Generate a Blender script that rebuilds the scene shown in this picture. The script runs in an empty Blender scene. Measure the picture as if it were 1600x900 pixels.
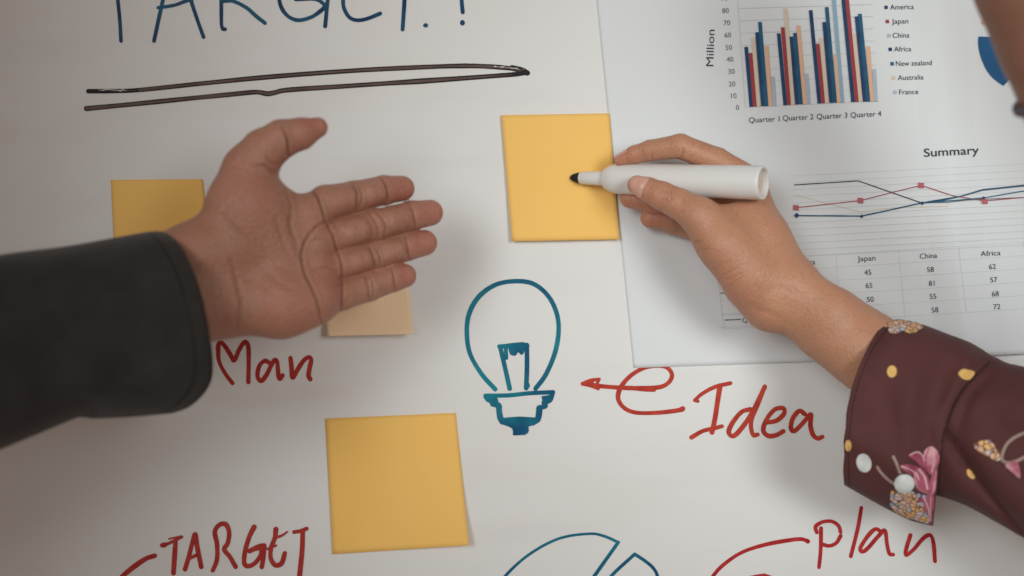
import bpy, bmesh, math, random
import numpy as np
from mathutils import Vector
from mathutils.bvhtree import BVHTree
from mathutils.geometry import delaunay_2d_cdt

random.seed(7)
rng = np.random.default_rng(7)
SC = bpy.context.scene
COL = SC.collection

# ------------------------------------------------------------------ camera, world, lights
W, D = 0.60, 0.90            # metres of board across the picture, lens to board
cd = bpy.data.cameras.new('camera')
cam = bpy.data.objects.new('camera', cd); COL.objects.link(cam)
cam.location = (0, -D, 0); cam.rotation_euler = (math.radians(90), 0, 0)
cd.sensor_width = 36; cd.lens = 36 * D / W
cd.clip_start = 0.02; cd.clip_end = 50
cd.dof.use_dof = True; cd.dof.focus_distance = D - 0.018; cd.dof.aperture_fstop = 3.7
SC.camera = cam

SC.view_settings.view_transform = 'Standard'; SC.view_settings.look = 'None'
SC.view_settings.exposure = 0; SC.view_settings.gamma = 1

wd = bpy.data.worlds.new('World'); SC.world = wd; wd.use_nodes = True
bg = wd.node_tree.nodes['Background']
bg.inputs[0].default_value = (1.0, 0.75, 0.63, 1); bg.inputs[1].default_value = 0.21

def area(name, loc, target, size, power, col, sy=None, spread=180):
    l = bpy.data.lights.new(name, 'AREA'); l.energy = power; l.color = col
    l.shape = 'RECTANGLE'; l.size = size; l.size_y = sy or size; l.spread = math.radians(spread)
    o = bpy.data.objects.new(name, l); COL.objects.link(o); o.location = loc
    o.rotation_euler = (Vector(target) - Vector(loc)).to_track_quat('-Z', 'Y').to_euler()
    return o
area('window_light', (-0.28, -1.2, 0.26), (0.25, 0, 0.02), 0.8, 0.64, (0.91, 0.98, 0.985), 0.65, 33)
area('side_fill_light', (0.60, -1.15, 0.17), (0.15, 0, 0.02), 0.5, 0.40, (0.93, 0.985, 0.97), 0.5, 29)  # added fill, no known source: brightens the cream note behind the open hand

# ------------------------------------------------------------------ helpers
def P(px, py, d=0.0):
    """point seen at photo pixel px,py, standing d metres in front of the board"""
    s = W / 1600 * (D - d) / D
    return Vector(((px - 800) * s, -d, (450 - py) * s))
def RR(rpx, d): return rpx * W / 1600 * (D - d) / D

def link(name, me, mat=None, parent=None, smooth=False):
    o = bpy.data.objects.new(name, me); COL.objects.link(o)
    for m in (mat if isinstance(mat, (list, tuple)) else [mat]):
        if m: me.materials.append(m)
    if parent: o.parent = parent
    if smooth: me.polygons.foreach_set('use_smooth', [True] * len(me.polygons))
    return o
def tag(o, label=None, cat=None, group=None, kind=None):
    if label: o['label'] = label
    if cat: o['category'] = cat
    if group: o['group'] = group
    if kind: o['kind'] = kind
    return o
def empty(name):
    o = bpy.data.objects.new(name, None); COL.objects.link(o); o.empty_display_size = 0.02
    return o
def pymesh(name, vs, fs):
    me = bpy.data.meshes.new(name); me.from_pydata([tuple(v) for v in vs], [], fs); me.update(); return me

def catmull(pts, n=8, closed=False):
    p = np.array(pts, float)
    if len(p) < 3 and not closed:
        t = np.linspace(0, 1, n + 1)[:, None]; return p[0] * (1 - t) + p[-1] * t
    out = []; m = len(p)
    for i in range(m if closed else m - 1):
        if closed: a, b, c, d = p[(i-1) % m], p[i], p[(i+1) % m], p[(i+2) % m]
        else:
            b, c = p[i], p[i+1]
            a = p[i-1] if i > 0 else 2*b - c
            d = p[i+2] if i + 2 < m else 2*c - b
        for t in np.arange(n) / n:
            out.append(0.5*((2*b) + (c-a)*t + (2*a-5*b+4*c-d)*t*t + (3*b-a-3*c+d)*t**3))
    if not closed: out.append(p[-1])
    return np.array(out)
def resample(c, n):
    s = np.r_[0, np.cumsum(np.linalg.norm(np.diff(c, axis=0), axis=1))]
    t = np.linspace(0, s[-1], n)
    return np.c_[np.interp(t, s, c[:, 0]), np.interp(t, s, c[:, 1])]

# ------------------------------------------------------------------ materials
def mat(name, col, rough=0.6, col2=None, nscale=30, bump=0.0, bscale=400, sss=0.0, spec=0.4, sheen=0.0, contrast=(0.35, 0.65), coat=0.0):
    m = bpy.data.materials.new(name); m.use_nodes = True
    nt = m.node_tree; b = nt.nodes['Principled BSDF']
    b.inputs['Base Color'].default_value = (*col, 1); b.inputs['Roughness'].default_value = rough
    b.inputs['Specular IOR Level'].default_value = spec
    if coat: b.inputs['Coat Weight'].default_value = coat
    if sheen: b.inputs['Sheen Weight'].default_value = sheen; b.inputs['Sheen Roughness'].default_value = 0.5
    if sss:
        b.inputs['Subsurface Weight'].default_value = sss
        b.inputs['Subsurface Radius'].default_value = (1.0, 0.35, 0.2); b.inputs['Subsurface Scale'].default_value = 0.004
    tc = nt.nodes.new('ShaderNodeTexCoord')
    if col2:
        n = nt.nodes.new('ShaderNodeTexNoise'); n.inputs['Scale'].default_value = nscale; n.inputs['Detail'].default_value = 4
        r = nt.nodes.new('ShaderNodeValToRGB'); r.color_ramp.elements[0].position, r.color_ramp.elements[1].position = contrast
        r.color_ramp.elements[0].color = (*col, 1); r.color_ramp.elements[1].color = (*col2, 1)
        nt.links.new(tc.outputs['Object'], n.inputs['Vector']); nt.links.new(n.outputs['Fac'], r.inputs['Fac'])
        nt.links.new(r.outputs['Color'], b.inputs['Base Color'])
    if bump:
        n2 = nt.nodes.new('ShaderNodeTexNoise'); n2.inputs['Scale'].default_value = bscale; n2.inputs['Detail'].default_value = 3
        bp = nt.nodes.new('ShaderNodeBump'); bp.inputs['Strength'].default_value = bump; bp.inputs['Distance'].default_value = 0.001
        nt.links.new(tc.outputs['Object'], n2.inputs['Vector']); nt.links.new(n2.outputs['Fac'], bp.inputs['Height'])
        nt.links.new(bp.outputs['Normal'], b.inputs['Normal'])
    return m

M = {}
M['board'] = mat('whiteboard_enamel', (0.775, 0.77, 0.755), 0.6, (0.80, 0.795, 0.78), 6, spec=0.12, bump=0.02, bscale=60)
def wiped(m):
    nt = m.node_tree; b = nt.nodes['Principled BSDF']; tc = [n for n in nt.nodes if n.type == 'TEX_COORD'][0]
    src = b.inputs['Base Color'].links[0].from_socket
    for sc, mp_s, lo, hi, amt, col in ((5, (1, 1, 4.5), .52, .8, .38, (0.70, 0.64, 0.60)), (16, (.5, 1, 2.6), .58, .8, .25, (0.66, 0.66, 0.67)), (9, (1, 1, 1), .62, .8, .3, (0.79, 0.66, 0.60))):
        mp = nt.nodes.new('ShaderNodeMapping'); mp.inputs['Scale'].default_value = mp_s; mp.inputs['Rotation'].default_value = (0, 0.35, 0); mp.inputs['Location'].default_value = (sc*.37, 0, sc*.11)
        n = nt.nodes.new('ShaderNodeTexNoise'); n.inputs['Scale'].default_value = sc; n.inputs['Detail'].default_value = 5
        r = nt.nodes.new('ShaderNodeMapRange'); r.inputs[1].default_value = lo; r.inputs[2].default_value = hi; r.inputs[4].default_value = amt
        mx = nt.nodes.new('ShaderNodeMix'); mx.data_type = 'RGBA'; mx.inputs[7].default_value = (*col, 1)
        nt.links.new(tc.outputs['Object'], mp.inputs['Vector']); nt.links.new(mp.outputs[0], n.inputs['Vector']); nt.links.new(n.outputs['Fac'], r.inputs[0])
        nt.links.new(r.outputs[0], mx.inputs[0]); nt.links.new(src, mx.inputs[6]); src = mx.outputs[2]
    nt.links.new(src, b.inputs['Base Color'])
wiped(M['board'])
M['paper'] = mat('printer_paper', (0.73, 0.755, 0.77), 0.7, (0.75, 0.775, 0.785), 14, bump=0.05, bscale=300, spec=0.25)
M['note'] = mat('yellow_note_paper', (0.96, 0.575, 0.155), 0.75, (0.97, 0.595, 0.17), 25, bump=0.06, bscale=500, spec=0.2)
M['note_pale'] = mat('cream_note_paper', (0.96, 0.71, 0.46), 0.75, (0.97, 0.73, 0.48), 25, bump=0.06, bscale=500, spec=0.2)
M['red'] = mat('red_ink', (0.40, 0.035, 0.022), 0.45, (0.55, 0.062, 0.034), 140, spec=0.12)
M['crimson'] = mat('crimson_ink', (0.38, 0.014, 0.02), 0.45, (0.50, 0.035, 0.032), 140, spec=0.12)
M['maroon_ink'] = mat('dull_red_ink', (0.38, 0.030, 0.028), 0.45, (0.46, 0.05, 0.036), 140, spec=0.12)
M['blue'] = mat('blue_ink', (0.004, 0.035, 0.105), 0.4, (0.010, 0.095, 0.175), 55, contrast=(0.4, 0.62), spec=0.12)
M['teal'] = mat('teal_ink', (0.005, 0.075, 0.17), 0.4, (0.012, 0.22, 0.28), 28, contrast=(0.38, 0.62), spec=0.12)
M['navyink'] = mat('navy_ink', (0.004, 0.018, 0.07), 0.4, spec=0.12)
M['brown'] = mat('brown_black_ink', (0.095, 0.06, 0.05), 0.5, (0.15, 0.10, 0.085), 60, spec=0.12)
M['blackink'] = mat('black_ink', (0.022, 0.018, 0.018), 0.5, spec=0.12)
M['print'] = mat('black_toner', (0.03, 0.035, 0.05), 0.7)
M['print_soft'] = mat('grey_toner', (0.13, 0.135, 0.15), 0.7)
M['grid'] = mat('pale_grey_toner', (0.60, 0.63, 0.645), 0.7)
M['p_navy'] = mat('navy_toner', (0.006, 0.038, 0.115), 0.7, (0.012, 0.06, 0.15), 120)
M['p_teal'] = mat('teal_toner', (0.008, 0.085, 0.165), 0.7, (0.014, 0.11, 0.2), 120)
M['p_red'] = mat('red_toner', (0.36, 0.045, 0.055), 0.7)
M['p_pink'] = mat('pink_red_toner', (0.50, 0.12, 0.15), 0.7)
M['p_beige'] = mat('beige_toner', (0.70, 0.58, 0.45), 0.7)
M['p_peach'] = mat('peach_toner', (0.78, 0.46, 0.30), 0.7)
M['p_grey'] = mat('blue_grey_toner', (0.42, 0.50, 0.58), 0.7)
M['p_sky'] = mat('light_blue_toner', (0.27, 0.42, 0.54), 0.7)
M['p_blue'] = mat('pie_blue_toner', (0.006, 0.085, 0.22), 0.7, (0.008, 0.10, 0.25), 60)

def skin(name, c1, c2, crease, flush, lines=0.35):
    m = mat(name, c1, 0.44, c2, 34, sss=0.14, spec=0.45, contrast=(0.3, 0.7))
    nt = m.node_tree; b = nt.nodes['Principled BSDF']; tc = [n for n in nt.nodes if n.type == 'TEX_COORD'][0]
    src = b.inputs['Base Color'].links[0].from_socket
    def mix(fac, a, col):
        mx = nt.nodes.new('ShaderNodeMix'); mx.data_type = 'RGBA'
        nt.links.new(fac, mx.inputs[0]); nt.links.new(a, mx.inputs[6]); mx.inputs[7].default_value = (*col, 1); return mx.outputs[2]
    def noise(sc, det, lo, hi, amt):
        n = nt.nodes.new('ShaderNodeTexNoise'); n.inputs['Scale'].default_value = sc; n.inputs['Detail'].default_value = det
        r = nt.nodes.new('ShaderNodeMapRange'); r.inputs[1].default_value = lo; r.inputs[2].default_value = hi; r.inputs[4].default_value = amt
        nt.links.new(tc.outputs['Object'], n.inputs['Vector']); nt.links.new(n.outputs['Fac'], r.inputs[0]); return r.outputs[0]
    src = mix(noise(75, 5, 0.45, 0.75, 0.8), src, flush)
    src = mix(noise(420, 3, 0.55, 0.8, 0.35), src, crease)
    fa = nt.nodes.new('ShaderNodeAttribute'); fa.attribute_name = 'flush'
    src = mix(fa.outputs['Fac'], src, (flush[0]*1.12, flush[1]*0.88, flush[2]*0.92))
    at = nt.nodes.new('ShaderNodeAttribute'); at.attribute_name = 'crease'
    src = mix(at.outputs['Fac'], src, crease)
    nt.links.new(src, b.inputs['Base Color'])
    # fine skin texture: pores and a net of tiny lines
    v = nt.nodes.new('ShaderNodeTexVoronoi'); v.feature = 'DISTANCE_TO_EDGE'; v.inputs['Scale'].default_value = 620
    mp = nt.nodes.new('ShaderNodeMapping'); mp.inputs['Scale'].default_value = (1.0, 1.0, 0.55); mp.inputs['Rotation'].default_value = (0, 0.6, 0)
    nt.links.new(tc.outputs['Object'], mp.inputs['Vector']); nt.links.new(mp.outputs[0], v.inputs['Vector'])
    r = nt.nodes.new('ShaderNodeMapRange'); r.inputs[2].default_value = 0.25; nt.links.new(v.outputs['Distance'], r.inputs[0])
    n2 = nt.nodes.new('ShaderNodeTexNoise'); n2.inputs['Scale'].default_value = 900; n2.inputs['Detail'].default_value = 4
    nt.links.new(tc.outputs['Object'], n2.inputs['Vector'])
    ad = nt.nodes.new('ShaderNodeMath'); ad.operation = 'MULTIPLY_ADD'; ad.inputs[1].default_value = 0.7
    nt.links.new(n2.outputs['Fac'], ad.inputs[0]); nt.links.new(r.outputs[0], ad.inputs[2])
    bp = nt.nodes.new('ShaderNodeBump'); bp.inputs['Strength'].default_value = lines; bp.inputs['Distance'].default_value = 0.0006
    nt.links.new(ad.outputs[0], bp.inputs['Height']); nt.links.new(bp.outputs['Normal'], b.inputs['Normal'])
    return m
M['skin_man'] = skin('palm_skin', (0.40, 0.19, 0.12), (0.46, 0.225, 0.15), (0.12, 0.045, 0.028), (0.47, 0.20, 0.145), 0.4)
M['skin_woman'] = skin('tan_skin', (0.47, 0.232, 0.134), (0.53, 0.265, 0.158), (0.25, 0.10, 0.06), (0.52, 0.235, 0.155), 0.3)
M['skin_dark'] = skin('brown_skin', (0.27, 0.13, 0.082), (0.30, 0.145, 0.09), (0.2, 0.08, 0.05), (0.3, 0.135, 0.09), 0.3)
M['nail'] = mat('fingernail', (0.62, 0.33, 0.25), 0.3, (0.66, 0.37, 0.29), 40, sss=0.1, spec=0.5)
M['nail_edge'] = mat('nail_edge', (0.64, 0.42, 0.33), 0.45)
M['charcoal'] = mat('charcoal_jersey', (0.032, 0.028, 0.026), 0.9, (0.040, 0.036, 0.034), 60, bump=0.5, bscale=900, sheen=0.12, spec=0.2)
M['grey_cloth'] = mat('grey_cloth', (0.14, 0.12, 0.13), 0.9, bump=0.4, bscale=700)
M['maroon'] = mat('maroon_blouse', (0.086, 0.026, 0.025), 0.75, (0.098, 0.031, 0.030), 30, bump=0.3, bscale=1200, sheen=0.06, spec=0.3)
M['thread'] = mat('dark_thread', (0.025, 0.010, 0.012), 0.8)
M['gold'] = mat('mustard_print', (0.72, 0.43, 0.13), 0.7, (0.76, 0.47, 0.16), 120)
M['pearl'] = mat('pearl_print', (0.50, 0.53, 0.52), 0.6, (0.74, 0.75, 0.73), 90)
M['petal'] = mat('pink_petal_print', (0.40, 0.085, 0.14), 0.7, (0.66, 0.33, 0.36), 110, contrast=(0.42, 0.66))
M['petal_dark'] = mat('magenta_petal_print', (0.24, 0.035, 0.075), 0.7, (0.46, 0.11, 0.17), 130)
M['stem'] = mat('taupe_stem_print', (0.30, 0.20, 0.17), 0.7, (0.40, 0.29, 0.25), 90)
M['white_plastic'] = mat('white_plastic', (0.74, 0.735, 0.71), 0.38, spec=0.45)
M['cap_plastic'] = mat('cream_plastic', (0.72, 0.60, 0.53), 0.45)
M['felt'] = mat('black_felt', (0.016, 0.014, 0.016), 0.8, bump=0.4, bscale=900)
def mosaic():
    m = mat('mosaic_print', (0.7, 0.5, 0.35), 0.7); nt = m.node_tree; b = nt.nodes['Principled BSDF']
    tc = nt.nodes.new('ShaderNodeTexCoord')
    v = nt.nodes.new('ShaderNodeTexVoronoi'); v.inputs['Scale'].default_value = 330
    e = nt.nodes.new('ShaderNodeTexVoronoi'); e.feature = 'DISTANCE_TO_EDGE'; e.inputs['Scale'].default_value = 330
    r = nt.nodes.new('ShaderNodeValToRGB'); cr = r.color_ramp; cr.interpolation = 'CONSTANT'
    cr.elements[0].color = (0.72, 0.42, 0.25, 1); cr.elements[1].position = 0.3; cr.elements[1].color = (0.74, 0.55, 0.45, 1)
    for p, c in ((0.5, (0.78, 0.45, 0.16, 1)), (0.68, (0.66, 0.50, 0.47, 1)), (0.83, (0.42, 0.55, 0.64, 1)), (0.92, (0.72, 0.46, 0.34, 1))):
        cr.elements.new(p).color = c
    s = nt.nodes.new('ShaderNodeSeparateColor'); nt.links.new(v.outputs['Color'], s.inputs[0]); nt.links.new(s.outputs[0], r.inputs[0])
    lt = nt.nodes.new('ShaderNodeMath'); lt.operation = 'LESS_THAN'; lt.inputs[1].default_value = 0.07
    nt.links.new(e.outputs['Distance'], lt.inputs[0])
    mx = nt.nodes.new('ShaderNodeMix'); mx.data_type = 'RGBA'; nt.links.new(lt.outputs[0], mx.inputs[0])
    nt.links.new(r.outputs[0], mx.inputs[6]); mx.inputs[7].default_value = (0.10, 0.05, 0.05, 1)
    for n in (v, e): nt.links.new(tc.outputs['Object'], n.inputs['Vector'])
    nt.links.new(mx.outputs[2], b.inputs['Base Color'])
    return m
M['mosaic'] = mosaic()

# ------------------------------------------------------------------ flat marks (ink and print)
flat = lambda x, y: 0.0
class Marks:
    """collects ribbons / polygons / lettering lying on a surface whose height is surf(px,py)"""
    def __init__(s, surf, base=0.00015): s.v, s.f, s.surf, s.base, s.n = [], [], surf, base, 0
    def put(s, px, py, off): return P(px, py, s.surf(px, py) + off)
    def ribbon(s, pts, w, n=8, jitter=0.06, w_end=None, smooth=True):
        c = catmull(pts, n) if smooth else resample(np.array(pts, float), max(2, n * (len(pts))))
        seg = np.linalg.norm(np.diff(c, axis=0), axis=1); keep = np.r_[True, seg > 1e-6]; c = c[keep]
        t = np.gradient(c, axis=0); t /= np.linalg.norm(t, axis=1)[:, None] + 1e-9
        nn = np.c_[-t[:, 1], t[:, 0]]
        k = len(c); ws = np.linspace(w, w_end if w_end else w, k)
        if jitter:
            j = np.interp(np.arange(k), np.linspace(0, k, max(3, k // 6)), rng.normal(0, jitter, max(3, k // 6))); ws = ws * (1 + j)
        base = s.base + s.n * 0.00002; s.n += 1
        if s.surf is flat: ws = ws * 1.1
        b0 = len(s.v)
        for i in range(k):
            o = base + 0.00008 * i / k
            for sg in (-1, 1): s.v.append(s.put(*(c[i] + sg * nn[i] * ws[i] / 2), o))
        for i in range(k - 1): s.f.append((b0+2*i, b0+2*i+1, b0+2*i+3, b0+2*i+2))
        for e, sg, o in ((0, -1, base), (k-1, 1, base + 0.00008)):   # round ends
            r = ws[e] / 2; q = len(s.v); a0 = math.atan2(nn[e][1], nn[e][0])
            s.v.append(s.put(*c[e], o))
            for a in np.linspace(0, math.pi, 8):
                s.v.append(s.put(c[e][0] + r*math.cos(a0 - sg*a), c[e][1] + r*math.sin(a0 - sg*a), o))
            for a in range(7): s.f.append((q, q+1+a, q+2+a))
    def poly(s, pts, smooth=False, n=5):
        c = catmull(pts, n, True) if smooth else np.array(pts, float)
        k = len(c); o = s.base + s.n * 0.00002; s.n += 1
        res = delaunay_2d_cdt([Vector(p) for p in c], [(i, (i+1) % k) for i in range(k)], [list(range(k))], 1, 1e-4)
        b0 = len(s.v)
        for p in res[0]: s.v.append(s.put(p.x, p.y, o))
        for f in res[2]: s.f.append(tuple(b0 + i for i in f))
    def dot(s, x, y, r, sx=1.0): s.poly([(x + r*sx*math.cos(a), y + r*math.sin(a)) for a in np.linspace(0, 2*math.pi, 14)[:-1]])
    def text(s, body, x, y, h, ang=0.0, width=None, align='CENTER', bold=0.0, shear=0.0):
        """x,y: anchor on the baseline in photo pixels; h cap height in pixels; ang: climb in degrees"""
        cu = bpy.data.curves.new('lettering', 'FONT'); cu.body = body; cu.resolution_u = 4; cu.offset = bold
        ob = bpy.data.objects.new('lettering', cu); COL.objects.link(ob)
        dg = bpy.context.evaluated_depsgraph_get(); me = bpy.data.meshes.new_from_object(ob.evaluated_get(dg))
        vs = np.array([v.co[:2] for v in me.vertices]); fs = [tuple(p.vertices) for p in me.polygons]
        bpy.data.objects.remove(ob); bpy.data.curves.remove(cu); bpy.data.meshes.remove(me)
        x0, x1 = vs[:, 0].min(), vs[:, 0].max()
        sy = h / 0.69; sx = (width / (x1 - x0)) if width else sy
        u = (vs[:, 0] - (x0 if align == 'LEFT' else x1 if align == 'RIGHT' else (x0+x1)/2)) * sx; v = vs[:, 1] * sy
        u = u - shear * v
        a = math.radians(ang); ca, sa = math.cos(a), math.sin(a)
        X = x + u*ca - v*sa; Y = y - (u*sa + v*ca)
        o = s.base + s.n * 0.00002; s.n += 1; b0 = len(s.v)
        for p, q in zip(X, Y): s.v.append(s.put(p, q, o))
        for f in fs: s.f.append(tuple(b0 + i for i in f))
    def build(s, name, m, parent, label=None):
        o = link(name, pymesh(name, s.v, s.f), m, parent)
        if label: o['label'] = label
        return o

# ------------------------------------------------------------------ whiteboard and what is written on it
def slab(x0, x1, z0, z1, y0, y1, bev):
    bm = bmesh.new(); bmesh.ops.create_cube(bm, size=1)
    for v in bm.verts: v.co = ((x0+x1)/2 + v.co.x*(x1-x0), (y0+y1)/2 + v.co.y*(y1-y0), (z0+z1)/2 + v.co.z*(z1-z0))
    bmesh.ops.bevel(bm, geom=bm.edges[:], offset=bev, segments=3, affect='EDGES')
    me = bpy.data.meshes.new('slab'); bm.to_mesh(me); bm.free(); return me
board = link('whiteboard', slab(-0.85, 0.85, -0.55, 0.60, 0, 0.016, 0.002), M['board'])
tag(board, 'white wall board covered with blue, red and black marker writing', 'whiteboard')

def tr(pts, ox, oy, s): return [(ox + s*x, oy + s*y) for x, y in pts]

m = Marks(flat)                                            # big blue heading, cut by the frame
W5 = 5.4
for pts in ([(178, -62), (182, -20), (184, 0), (187, 30), (189, 64)], [(150, -62), (215, -68)],
            [(272, -75), (262, -35), (254.5, 0), (247, 34), (240.6, 64)], [(272, -75), (285, -38), (298, 0), (308, 30), (318, 58)],
            [(247, 12), (262, 10), (276, 7), (289, 2), (300, -1)],
            [(345, -75), (345.6, -20), (345.8, 20), (346, 38), (348, 45), (351.5, 45.5)],
            [(345, -70), (375, -66), (385, -45), (372, -18), (348, 0), (364, 1.5), (385, 12), (400, 25), (414, 36)],
            [(480, -60), (452, -45), (435, -20), (436.5, 1), (442, 16), (452.5, 27), (467, 31.5), (485.5, 27), (499, 18.5), (507, 10), (502, 3), (490, -2), (462, -1)],
            [(513, -12), (510.5, 15), (508, 41)],
            [(545, -62), (537, -30), (536, 0), (538, 14), (546, 27), (558, 31.5), (574, 29), (594, 21)], [(545, -62), (590, -66)], [(537, -20), (580, -26)],
            [(635, -62), (632, 0), (630.5, 24), (629, 46)], [(600, -62), (668, -68)],
            [(719, -62), (721, -5), (723, 19)]):
    m.ribbon(pts, W5)
m.dot(665, 39.5, 3.4, 1.15); m.dot(722.5, 35.5, 4.4, 0.85)
m.build('written_heading', M['blue'], board, 'blue marker heading TARGET in tall capitals with a dot and exclamation mark, cut off along its top')

up = [(138, 142.5), (178, 142.3), (219, 140.5), (314, 130.6), (400, 122), (480, 115.4), (575, 109), (670, 104.5), (720, 103), (755, 103.5), (790, 106), (812, 109.5), (823, 113.5)]
lo = [(822, 114), (800, 116.5), (740, 121), (670, 126), (600, 130.5), (527, 135.4), (470, 139), (442, 141.5), (430, 144.5), (418, 146.5), (407, 144.5), (394, 144.2), (350, 148.5), (290, 154.4), (210, 162.5), (135, 169.6)]
m = Marks(flat)
m.ribbon(up, 6.6, jitter=0.08); m.ribbon(lo, 7.0, jitter=0.08); m.ribbon([(800, 106), (815, 109.5), (824, 114)], 8)
line = m.build('underline_stroke', M['blackink'], board, 'long black double underline looping back at its right end')
m = Marks(flat, 0.00045)
m.ribbon(up[1:-1], 1.6, jitter=0.3, w_end=3.4); m.ribbon(up[2:-2], 3.2, jitter=0.25); m.ribbon(lo[1:], 1.4, jitter=0.3, w_end=3.6); m.ribbon(lo[2:-1], 3.8, jitter=0.2)
m.build('dry_ink_streak', M['brown'], line)
for n_, x0, xl_, y0, c_ in ((14, 770, 48, 103.8, 5), (9, 150, 50, 140.7, 0)):      # spots where the dry tip left the board bare
    m = Marks(flat, 0.0006)
    pts = [(x0 + xl_*a, y0 + c_*a*a + rng.normal(0, .8)) for a in np.linspace(0, 1, n_*2)]
    m.ribbon(pts, 0.8, n=3, jitter=0.8, smooth=False)
    m.build('bare_streak', M['board'], line)

m = Marks(flat)                                            # Man
t = lambda p: tr(p, 320, 520, .1125)
m.ribbon(t([(385, 700), (280, 560), (200, 400), (185, 250), (192, 160), (225, 130), (290, 200), (360, 310), (408, 385), (470, 250), (530, 150), (570, 130), (605, 200), (610, 420), (605, 685)]), 6.3)
m.ribbon(t([(900, 420), (840, 390), (770, 440), (735, 540), (740, 630), (790, 665), (860, 580), (930, 440), (970, 380), (1005, 400), (1018, 540), (1030, 625), (1055, 635), (1080, 590)]), 6.3)
m.ribbon(t([(1190, 350), (1205, 480), (1220, 625), (1290, 510), (1370, 390), (1440, 340), (1478, 370), (1458, 480), (1442, 590), (1465, 645)]), 6.3)
m.build('written_word', M['maroon_ink'], board, 'red marker word Man beside the charcoal cuff')

m = Marks(flat)                                            # TARGET
t = lambda p: tr(p, 180, 810, .2)
m.ribbon(t([(370, 212), (430, 190), (520, 145)]), 4.5); m.ribbon(t([(368, 210), (385, 208)]), 7); m.ribbon(t([(420, 160), (520, 138)]), 2.5)
m.ribbon(t([(472, 170), (465, 280), (455, 428)]), 6.6)
m.ribbon(t([(545, 398), (575, 300), (600, 200), (625, 122), (640, 220), (672, 380)]), 6.6); m.ribbon(t([(575, 315), (640, 285)]), 5)
m.ribbon(t([(762, 408), (795, 320), (795, 200), (778, 105), (815, 50), (865, 48), (890, 110), (880, 190), (852, 243), (895, 300), (940, 378)]), 6.6)
m.ribbon(t([(1085, 68), (1045, 150), (1012, 270), (1010, 355), (1050, 372), (1110, 330), (1165, 225), (1120, 220), (1050, 255)]), 6.8)
m.ribbon(t([(1162, 212), (1158, 300), (1145, 380)]), 6.4)
m.poly(t([(1050, 245), (1160, 205), (1165, 260), (1120, 300), (1125, 250), (1060, 265)]))
m.ribbon(t([(1255, 85), (1248, 150), (1218, 230), (1215, 310), (1250, 365), (1300, 350), (1325, 272)]), 6.6); m.ribbon(t([(1250, 150), (1300, 135), (1345, 105)]), 5, w_end=2.5); m.ribbon(t([(1190, 240), (1255, 212)]), 3.5)
m.ribbon(t([(1398, 107), (1450, 98), (1495, 80)]), 5.6); m.ribbon(t([(1465, 100), (1460, 250), (1438, 470)]), 6.6)
m.build('written_word', M['maroon_ink'], board, 'red marker word TARGET in uneven capitals low on the board')
m = Marks(flat); m.ribbon(t([(-60, 600), (20, 500), (60, 450), (150, 375), (240, 315), (308, 292)]), 7.6)
m.build('pointer_stroke', M['maroon_ink'], board, 'red curved pointer stroke leading to the red word TARGET')

m = Marks(flat)                                            # loop arrow
t = lambda p: tr(p, 900, 560, .25)
m.ribbon(t([(665, 320), (580, 333), (480, 341), (370, 338), (300, 308), (263, 250), (280, 180), (340, 110), (420, 62), (500, 46), (565, 55), (600, 100), (580, 150), (520, 180), (400, 186), (280, 183), (150, 173), (60, 158)]), 6.2)
m.ribbon(t([(490, 200), (430, 198), (370, 192)]), 4.5); m.ribbon(t([(655, 318), (668, 314)]), 7)
m.ribbon(t([(40, 158), (90, 138), (145, 130)]), 5); m.ribbon(t([(145, 130), (132, 160), (138, 190)]), 4.5); m.ribbon(t([(40, 160), (90, 170), (138, 188)]), 5)
m.poly(t([(40, 158), (110, 138), (112, 168), (60, 168)]))
m.build('drawn_arrow', M['red'], board, 'red arrow with a loop in its tail pointing at the drawn light bulb')
m = Marks(flat)                                            # Idea
m.ribbon(t([(742, 262), (790, 220), (870, 178), (965, 155)]), 5.6); m.ribbon(t([(740, 262), (762, 268)]), 4.5)
m.ribbon(t([(900, 172), (885, 270), (868, 380), (850, 463)]), 7.2)
m.ribbon(t([(722, 494), (790, 455), (850, 440), (912, 424)]), 5.8)
m.ribbon(t([(1090, 318), (1035, 335), (980, 400), (955, 460), (985, 485), (1040, 430), (1100, 340), (1180, 178)]), 6.8)
m.ribbon(t([(1180, 176), (1135, 290), (1098, 380), (1095, 440), (1110, 480), (1135, 476)]), 6.4)
m.ribbon(t([(1185, 402), (1255, 388), (1300, 345), (1295, 312), (1245, 318), (1195, 375), (1170, 445), (1198, 483), (1250, 480), (1295, 456)]), 6.6)
m.ribbon(t([(1430, 348), (1395, 328), (1355, 375), (1343, 435), (1368, 452), (1430, 390), (1468, 350), (1465, 420), (1483, 480), (1512, 500), (1540, 490)]), 6.6)
m.build('written_word', M['red'], board, 'red marker word Idea beside the looped arrow')

m = Marks(flat)                                            # plan
t = lambda p: tr(p, 1100, 780, .2375)
m.ribbon(t([(770, 192), (768, 330), (757, 448)]), 5.8)
m.ribbon(t([(742, 218), (735, 180), (780, 150), (840, 146), (885, 175), (899, 218)]), 5.6); m.ribbon(t([(899, 242), (870, 288), (825, 307), (780, 298)]), 5.6)
m.ribbon(t([(1035, 57), (1010, 200), (966, 376)]), 5.6)
m.ribbon(t([(1170, 220), (1130, 196), (1080, 240), (1030, 318), (1042, 345), (1080, 320), (1150, 240), (1190, 208), (1205, 300), (1220, 358), (1245, 365)]), 5.8)
m.ribbon(t([(1358, 237), (1330, 330), (1332, 368), (1380, 330), (1440, 260), (1488, 236), (1510, 290), (1520, 408)]), 5.8)
m.build('written_word', M['crimson'], board, 'red marker word plan under the maroon cuff')
m = Marks(flat); m.ribbon(t([(0, 600), (60, 505), (130, 430), (250, 350), (400, 300), (560, 270), (640, 263), (682, 276)]), 5.6); m.ribbon(t([(676, 272), (683, 278)]), 6.5)
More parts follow.
